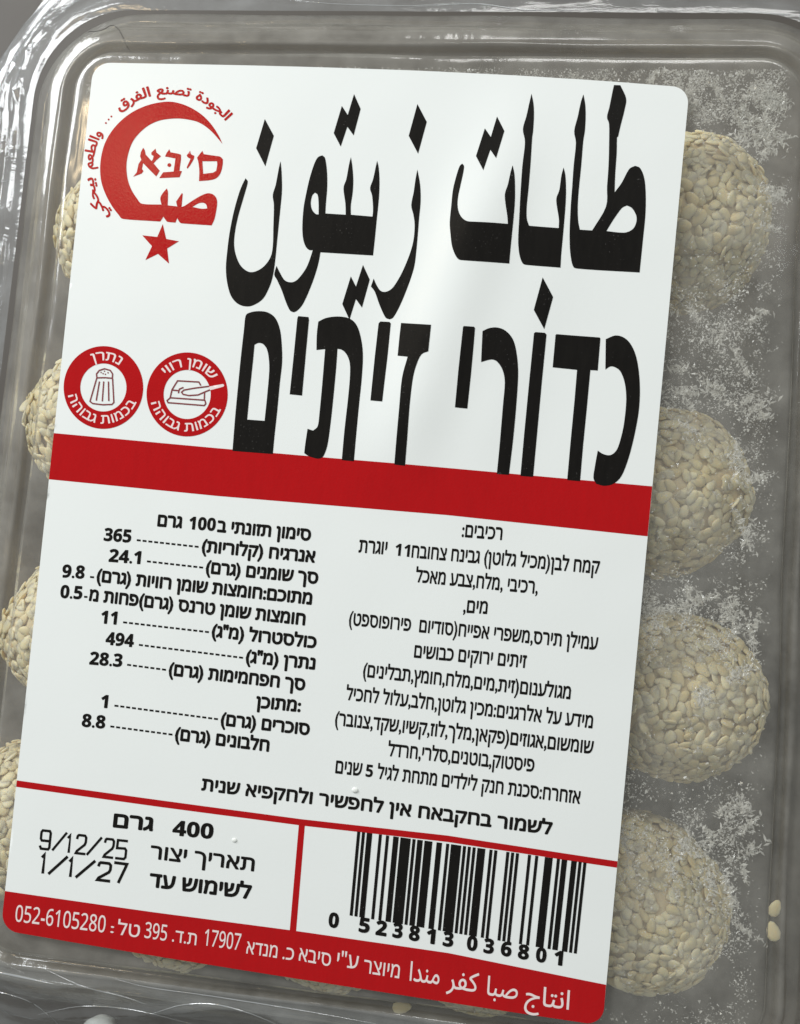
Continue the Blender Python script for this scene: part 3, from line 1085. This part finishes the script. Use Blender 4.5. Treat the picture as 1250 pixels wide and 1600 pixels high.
for k, ((px, py), lab) in enumerate(balls):
    c = P(px, py, BZ)
    BALLC.append(c)
    if proto is None:
        proto = empty('sesame_ball')
        for nm, me in (('core', core_me), ('seed_coating', coat_me)):
            o = bpy.data.objects.new(nm, me); COL.objects.link(o); o.parent = proto
        ball = proto
    else:
        ball = proto.copy(); COL.objects.link(ball)
        for ch in list(proto.children):
            cc = ch.copy(); COL.objects.link(cc); cc.parent = ball
    ball.location = c
    ball.rotation_euler = (0.7 * k, 1.3 * k, 2.1 * k)
    sz = 0.93 if k > 7 else 1.0
    ball.scale = (sz + 0.03 * math.sin(k * 3), sz + 0.03 * math.cos(k * 5), sz)
    tag(ball, lab, 'sesame ball', 'sesame balls in the container')

# loose seeds lying on the plastic
for (px, py, z_, rot, s_, lab) in ((1211, 1419, -0.010, 1.2, 0.0030, 'loose sesame seed at the right rim, upper of the two'),
                                   (1208, 1455, -0.010, 1.9, 0.0033, 'loose sesame seed at the right rim, lower of the two'),
                                   (628, 1574, -0.006, 0.2, 0.0033, 'loose sesame seed just below the lower edge of the label')):
    o = obj('sesame_seed', [v * s_ for v in SV], SF, M_SEED, sm=True, loc=P(px, py, z_))
    o.rotation_euler = (0.2, 0.1, rot)
    tag(o, lab, 'sesame seed', 'loose sesame seeds')

# ---------------------------------------------------------------- frost under the lid
def frost_density(x, y):
    best = 1.0
    for c in BALLC[:4]:
        d = math.hypot(x - c.x + 0.001, y - c.y + 0.003) / 0.0150
        best = min(best, d)
    gap = smooth(0.55, 1.05, best)
    n1 = noise.noise(Vector((x * 130, y * 130, 1.0))) * 0.5 + 0.5
    n2 = noise.noise(Vector((x * 420, y * 420, 4.0))) * 0.5 + 0.5
    d = 0.10 + 0.90 * gap
    d *= 0.45 + 0.9 * (0.6 * n1 + 0.4 * n2)
    return d


q0, q1, q2, q3 = P(140, 104, -0.0016), P(1238, 110, -0.0016), P(1178, 1622, -0.0016), P(-20, 1480, -0.0016)
NX, NY = 170, 230
V, Fc, D = [], [], []
for jy in range(NY + 1):
    for jx in range(NX + 1):
        u, v_ = jx / NX, jy / NY
        q = (q0.lerp(q1, u)).lerp(q3.lerp(q2, u), v_)
        V.append(Vector((q.x, q.y, -0.0017 + 0.0003 * noise.noise(Vector((q.x * 300, q.y * 300, 2))))))
        right = smooth(0.72, 0.85, u)
        top = (1 - smooth(0.03, 0.09, v_)) * (0.75 + 0.25 * smooth(0.1, 0.5, u)) * 1.15
        left = 0.85 * (1 - smooth(0.0, 0.12, u))  # left veil also paints the lid's haze and reflections as paleness over the balls
        rim = 0.5 * smooth(0.90, 0.97, u)
        D.append(min(1.0, frost_density(q.x, q.y) * max(right, top, left) + rim * (0.5 + noise.noise(Vector((q.x * 200, q.y * 60, 6))))))
for jy in range(NY):
    for jx in range(NX):
        p_ = jy * (NX + 1) + jx
        if max(D[p_], D[p_ + 1], D[p_ + NX + 1], D[p_ + NX + 2]) > 0.02:
            Fc.append((p_, p_ + 1, p_ + NX + 2, p_ + NX + 1))
fr = obj('frost', V, Fc, M_FROST, sm=True)
at = fr.data.attributes.new('density', 'FLOAT', 'POINT')
at.data.foreach_set('value', D)
fr.data.materials.append(M_ICE)
# loose ice crystals grown on the veil
bm = bmesh.new(); bm.from_mesh(fr.data)
rng = random.Random(3)
cnt = 0
while cnt < 42000:
    u, v_ = rng.random(), rng.random()
    if rng.random() < 0.7: u = 0.78 + 0.22 * u
    else: v_ = v_ * 0.06
    q = (q0.lerp(q1, u)).lerp(q3.lerp(q2, u), v_)
    d = frost_density(q.x, q.y) * (1 - 0.9 * smooth(0.955 + 0.03 * noise.noise(Vector((q.y * 150, 0, 0))), 1.0, u)) * smooth(-0.006, 0.008, v_)
    cl = noise.noise(Vector((q.x * 260, q.y * 260, 9.0)))
    if rng.random() > d * smooth(-0.45, 0.55, cl + 0.35 * noise.noise(Vector((q.x * 900, q.y * 900, 2.0)))): continue
    cnt += 1
    s_ = rng.choice((0.00005, 0.00006, 0.00007, 0.00008, 0.00010, 0.00012, 0.00015, 0.0002))
    vs_ = []
    for k in range(4):
        vs_.append(bm.verts.new((q.x + rng.uniform(-1, 1) * s_ * 1.6, q.y + rng.uniform(-1, 1) * s_ * 1.6, -0.0014 + rng.uniform(-1, 0.6) * s_)))
    for f in ((0, 1, 2), (0, 2, 3), (0, 3, 1), (1, 3, 2)):
        ff = bm.faces.new([vs_[g] for g in f]); ff.material_index = 1
# thicker clumps of hoar, mostly along the right side and over the gaps
made = 0
while made < 95:
    u, v_ = 0.80 + 0.19 * rng.random() ** 0.7, rng.random()
    if made % 6 == 0: v_ = 0.02 + 0.12 * rng.random()
    q = (q0.lerp(q1, u)).lerp(q3.lerp(q2, u), v_)
    if rng.random() > frost_density(q.x, q.y) ** 2: continue
    made += 1
    rad = rng.uniform(0.0005, 0.0020); ang = rng.uniform(0, math.pi); el = rng.uniform(1.0, 2.6)
    for _ in range(int(60 * rad / 0.001)):
        a_, b_ = rng.gauss(0, rad * 0.5 * el), rng.gauss(0, rad * 0.5 / el)
        cx_ = q.x + a_ * math.cos(ang) - b_ * math.sin(ang); cy_ = q.y + a_ * math.sin(ang) + b_ * math.cos(ang)
        s_ = rng.choice((0.00008, 0.00012, 0.00016, 0.00022, 0.0003))
        zc = -0.0016 - abs(rng.gauss(0, 0.0005))
        th = rng.uniform(0, math.pi); lx, ly = math.cos(th), math.sin(th)
        vs_ = [bm.verts.new((cx_ + lx * s_ * g * 2.2 - ly * s_ * h_, cy_ + ly * s_ * g * 2.2 + lx * s_ * h_, zc + s_ * k_))
               for g, h_, k_ in ((-1, rng.uniform(-.5, .5), rng.uniform(-1, 1)), (0, -0.6, rng.uniform(-1, 1)), (1, rng.uniform(-.5, .5), rng.uniform(-1, 1)), (0, 0.6, rng.uniform(-1, 1)))]
        for f in ((0, 1, 2), (0, 2, 3), (0, 3, 1), (1, 3, 2)):
            ff = bm.faces.new([vs_[g] for g in f]); ff.material_index = 1
bm.to_mesh(fr.data); bm.free()
tag(fr, 'grey white frost and ice crystals clinging under the clear lid beside the label', 'frost', kind='stuff')

# ---------------------------------------------------------------- cling film wrapped round the container
def film():
    NT = 44
    V_, F_ = [], []
    n = NR
    for j in range(NT + 1):
        t = j / NT
        for k, (c, nn, ci) in enumerate(RD):
            bottom = smooth(0.2, 0.7, -nn.y)
            o0 = 10.8 - 8.6 * bottom
            off = (o0 + t * (40 - o0)) * mm
            z_ = (-6.5 + 5.3 * bottom) * (1 - t) ** 0.6 * mm + (-34 * t ** 1.3) * mm
            p_ = c + nn * (R0 + off)
            s1 = noise.noise(Vector((p_.x * 26 + nn.y * 3, p_.y * 26, t * 5.0)))
            # creases that run along the edge, spreading as they go
            along = k / n * 40
            w = t * 9 + 1.6 * noise.noise(Vector((along * 0.35, t * 1.5, 7)))
            crease = 1 - abs(math.sin(w * 1.9 + 1.3 * s1))
            crease = crease ** 3
            cross = (1 - abs(noise.noise(Vector((p_.x * 60, p_.y * 60, 11.0))) * 2.2)) ** 4 if True else 0
            amp = smooth(0.0, 0.12, t)
            z_ += amp * (0.0016 * crease + 0.0004 * max(0, cross) + 0.0012 * s1)
            V_.append(Vector((p_.x, p_.y, max(z_, TZ + 0.001))))
    for j in range(NT):
        for k in range(n):
            k2 = (k + 1) % n
            F_.append((j * n + k, j * n + k2, (j + 1) * n + k2, (j + 1) * n + k))
    o = obj('plastic_film', V_, F_, M_FILM, sm=True)
    tag(o, 'crinkled clear cling film gathered round the edges of the container', 'plastic film')
    return o, V_, F_


film_o, FV, FF = film()

# ---------------------------------------------------------------- small things
bm = bmesh.new()
bmesh.ops.create_icosphere(bm, subdivisions=4, radius=1)
for v in bm.verts:
    d = v.co.normalized()
    v.co = Vector((d.x * 0.0034, d.y * 0.0026, d.z * 0.0022)) * (1 + 0.12 * noise.noise(d * 1.6))
me = bpy.data.meshes.new('white_lump')
for f in bm.faces: f.smooth = True
bm.to_mesh(me); bm.free()
me.materials.append(M_LUMP)
o = bpy.data.objects.new('white_lump', me); COL.objects.link(o)
o.location = P(158, 1611, -0.012)
tag(o, 'smooth white rounded lump at the lower edge under the film', 'white lump')


for px, py, r_, lab in ((367, 1312, 0.00034, 'tiny white droplet on the label right of the 400 gram line'),
                        (555, 1234, 0.00042, 'tiny white droplet on the label above the storage line')):
    bm = bmesh.new()
    bmesh.ops.create_icosphere(bm, subdivisions=3, radius=1)
    for v in bm.verts: v.co = Vector((v.co.x * r_ * 1.25, v.co.y * r_, max(v.co.z, -0.3) * r_ * 0.5))
    for f in bm.faces: f.smooth = True
    me = bpy.data.meshes.new('droplet')
    bm.to_mesh(me); bm.free()
    me.materials.append(M_LUMP)
    o = bpy.data.objects.new('droplet', me); COL.objects.link(o)
    q = P(px, py)
    o.location = (q.x, q.y, LBZ + warp(q.x, q.y) + r_ * 0.15)
    tag(o, lab, 'droplet', 'droplets on the label')


def tube(name, pts, r, mat):
    V_, F_ = [], []
    for k, p_ in enumerate(pts):
        a = pts[max(0, k - 1)]; c = pts[min(len(pts) - 1, k + 1)]
        d = (c - a).normalized(); u = d.orthogonal().normalized(); w = d.cross(u)
        for q in range(6):
            an = q * math.pi / 3
            V_.append(p_ + (u * math.cos(an) + w * math.sin(an)) * r)
    for k in range(len(pts) - 1):
        for q in range(6):
            F_.append((k * 6 + q, k * 6 + (q + 1) % 6, k * 6 + 6 + (q + 1) % 6, k * 6 + 6 + q))
    return obj(name, V_, F_, mat, sm=True)


from mathutils.bvhtree import BVHTree
film_bvh = BVHTree.FromPolygons(FV, FF)


def open_curve(pts, n=6):
    ext = [(2 * pts[0][0] - pts[1][0], 2 * pts[0][1] - pts[1][1])] + pts + [(2 * pts[-1][0] - pts[-2][0], 2 * pts[-1][1] - pts[-2][1])]
    out = []
    for k in range(1, len(ext) - 2):
        p0, p1, p2, p3 = [Vector(ext[k + j]) for j in (-1, 0, 1, 2)]
        for q in range(n):
            t = q / n
            out.append(0.5 * (2*p1 + (p2-p0)*t + (2*p0-5*p1+4*p2-p3)*t*t + (3*p1-p0-3*p2+p3)*t**3))
    out.append(Vector(pts[-1]))
    return out


# sharp folds standing up from the film
for pts, w in (([(-30, 1484), (40, 1497), (140, 1512), (300, 1535), (450, 1555), (640, 1584)], 0.00016),
               ([(-20, 1492), (30, 1483), (62, 1473)], 0.00022),
               ([(-30, 1514), (20, 1523), (84, 1537)], 0.00024),
               ([(20, 1492), (70, 1514), (130, 1541), (190, 1556), (228, 1569)], 0.00010),
               ([(240, 1583), (285, 1570), (335, 1569), (390, 1583), (440, 1604)], 0.00011),
               ([(-20, 1545), (40, 1562), (75, 1585), (100, 1610)], 0.00010),
               ([(130, 1512), (220, 1540), (330, 1556), (480, 1580), (600, 1602)], 0.00009),
               ([(470, 1557), (640, 1574), (800, 1592), (900, 1606)], 0.00013),
               ([(60, 1585), (130, 1572), (210, 1578), (300, 1600)], 0.00008),
               ([(45, -6), (62, 6), (80, 15), (102, 6)], 0.00012),
               ([(6, 30), (18, 22), (20, 38), (26, 62)], 0.00012),
               ([(-5, 110), (4, 70), (22, 40), (50, 12)], 0.00010),
               ([(-6, 280), (6, 284), (18, 281)], 0.00010),
               ([(420, -4), (520, 6), (640, 9), (720, 4)], 0.00009),
               ([(640, 12), (740, 6), (830, 16), (960, 14)], 0.00011),
               ([(900, 20), (1010, 24), (1130, 18), (1260, 26)], 0.00009)):
    line = []
    for q in open_curve(pts):
        d = CR @ Vector(((q.x - 625.0) / F, -(q.y - 800.0) / F, -1.0))
        hit = film_bvh.ray_cast(CP, d.normalized())
        if hit[0] is not None: line.append(hit[0] + Vector((0, 0, w * 0.5)))
    if len(line) > 3:
        n = len(line)
        V_, F_ = [], []
        for k, p_ in enumerate(line):
            a = line[max(0, k - 1)]; c = line[min(n - 1, k + 1)]
            dd = (c - a).normalized(); u = dd.orthogonal().normalized(); v2 = dd.cross(u)
            rr = w * (0.25 + 0.75 * math.sin(math.pi * k / (n - 1)) * (0.8 + 0.3 * noise.noise(p_ * 300)))
            for q in range(6):
                an = q * math.pi / 3
                V_.append(p_ + (u * math.cos(an) + v2 * math.sin(an)) * rr)
        for k in range(n - 1):
            for q in range(6):
                F_.append((k * 6 + q, k * 6 + (q + 1) % 6, k * 6 + 6 + (q + 1) % 6, k * 6 + 6 + q))
        obj('film_fold', V_, F_, M_FOLD, film_o, sm=True)

fp = curve([(138, 51), (152, 49), (164, 45), (172, 40), (180, 41), (188, 50), (196, 68), (203, 87)], 400, 4)[:-5]
o = tube('fibre', [P(x, y, -0.0024) for x, y in fp], 0.00006, M_FIBRE)
tag(o, 'thin dark bent fibre under the lid near its rounded corner', 'fibre')
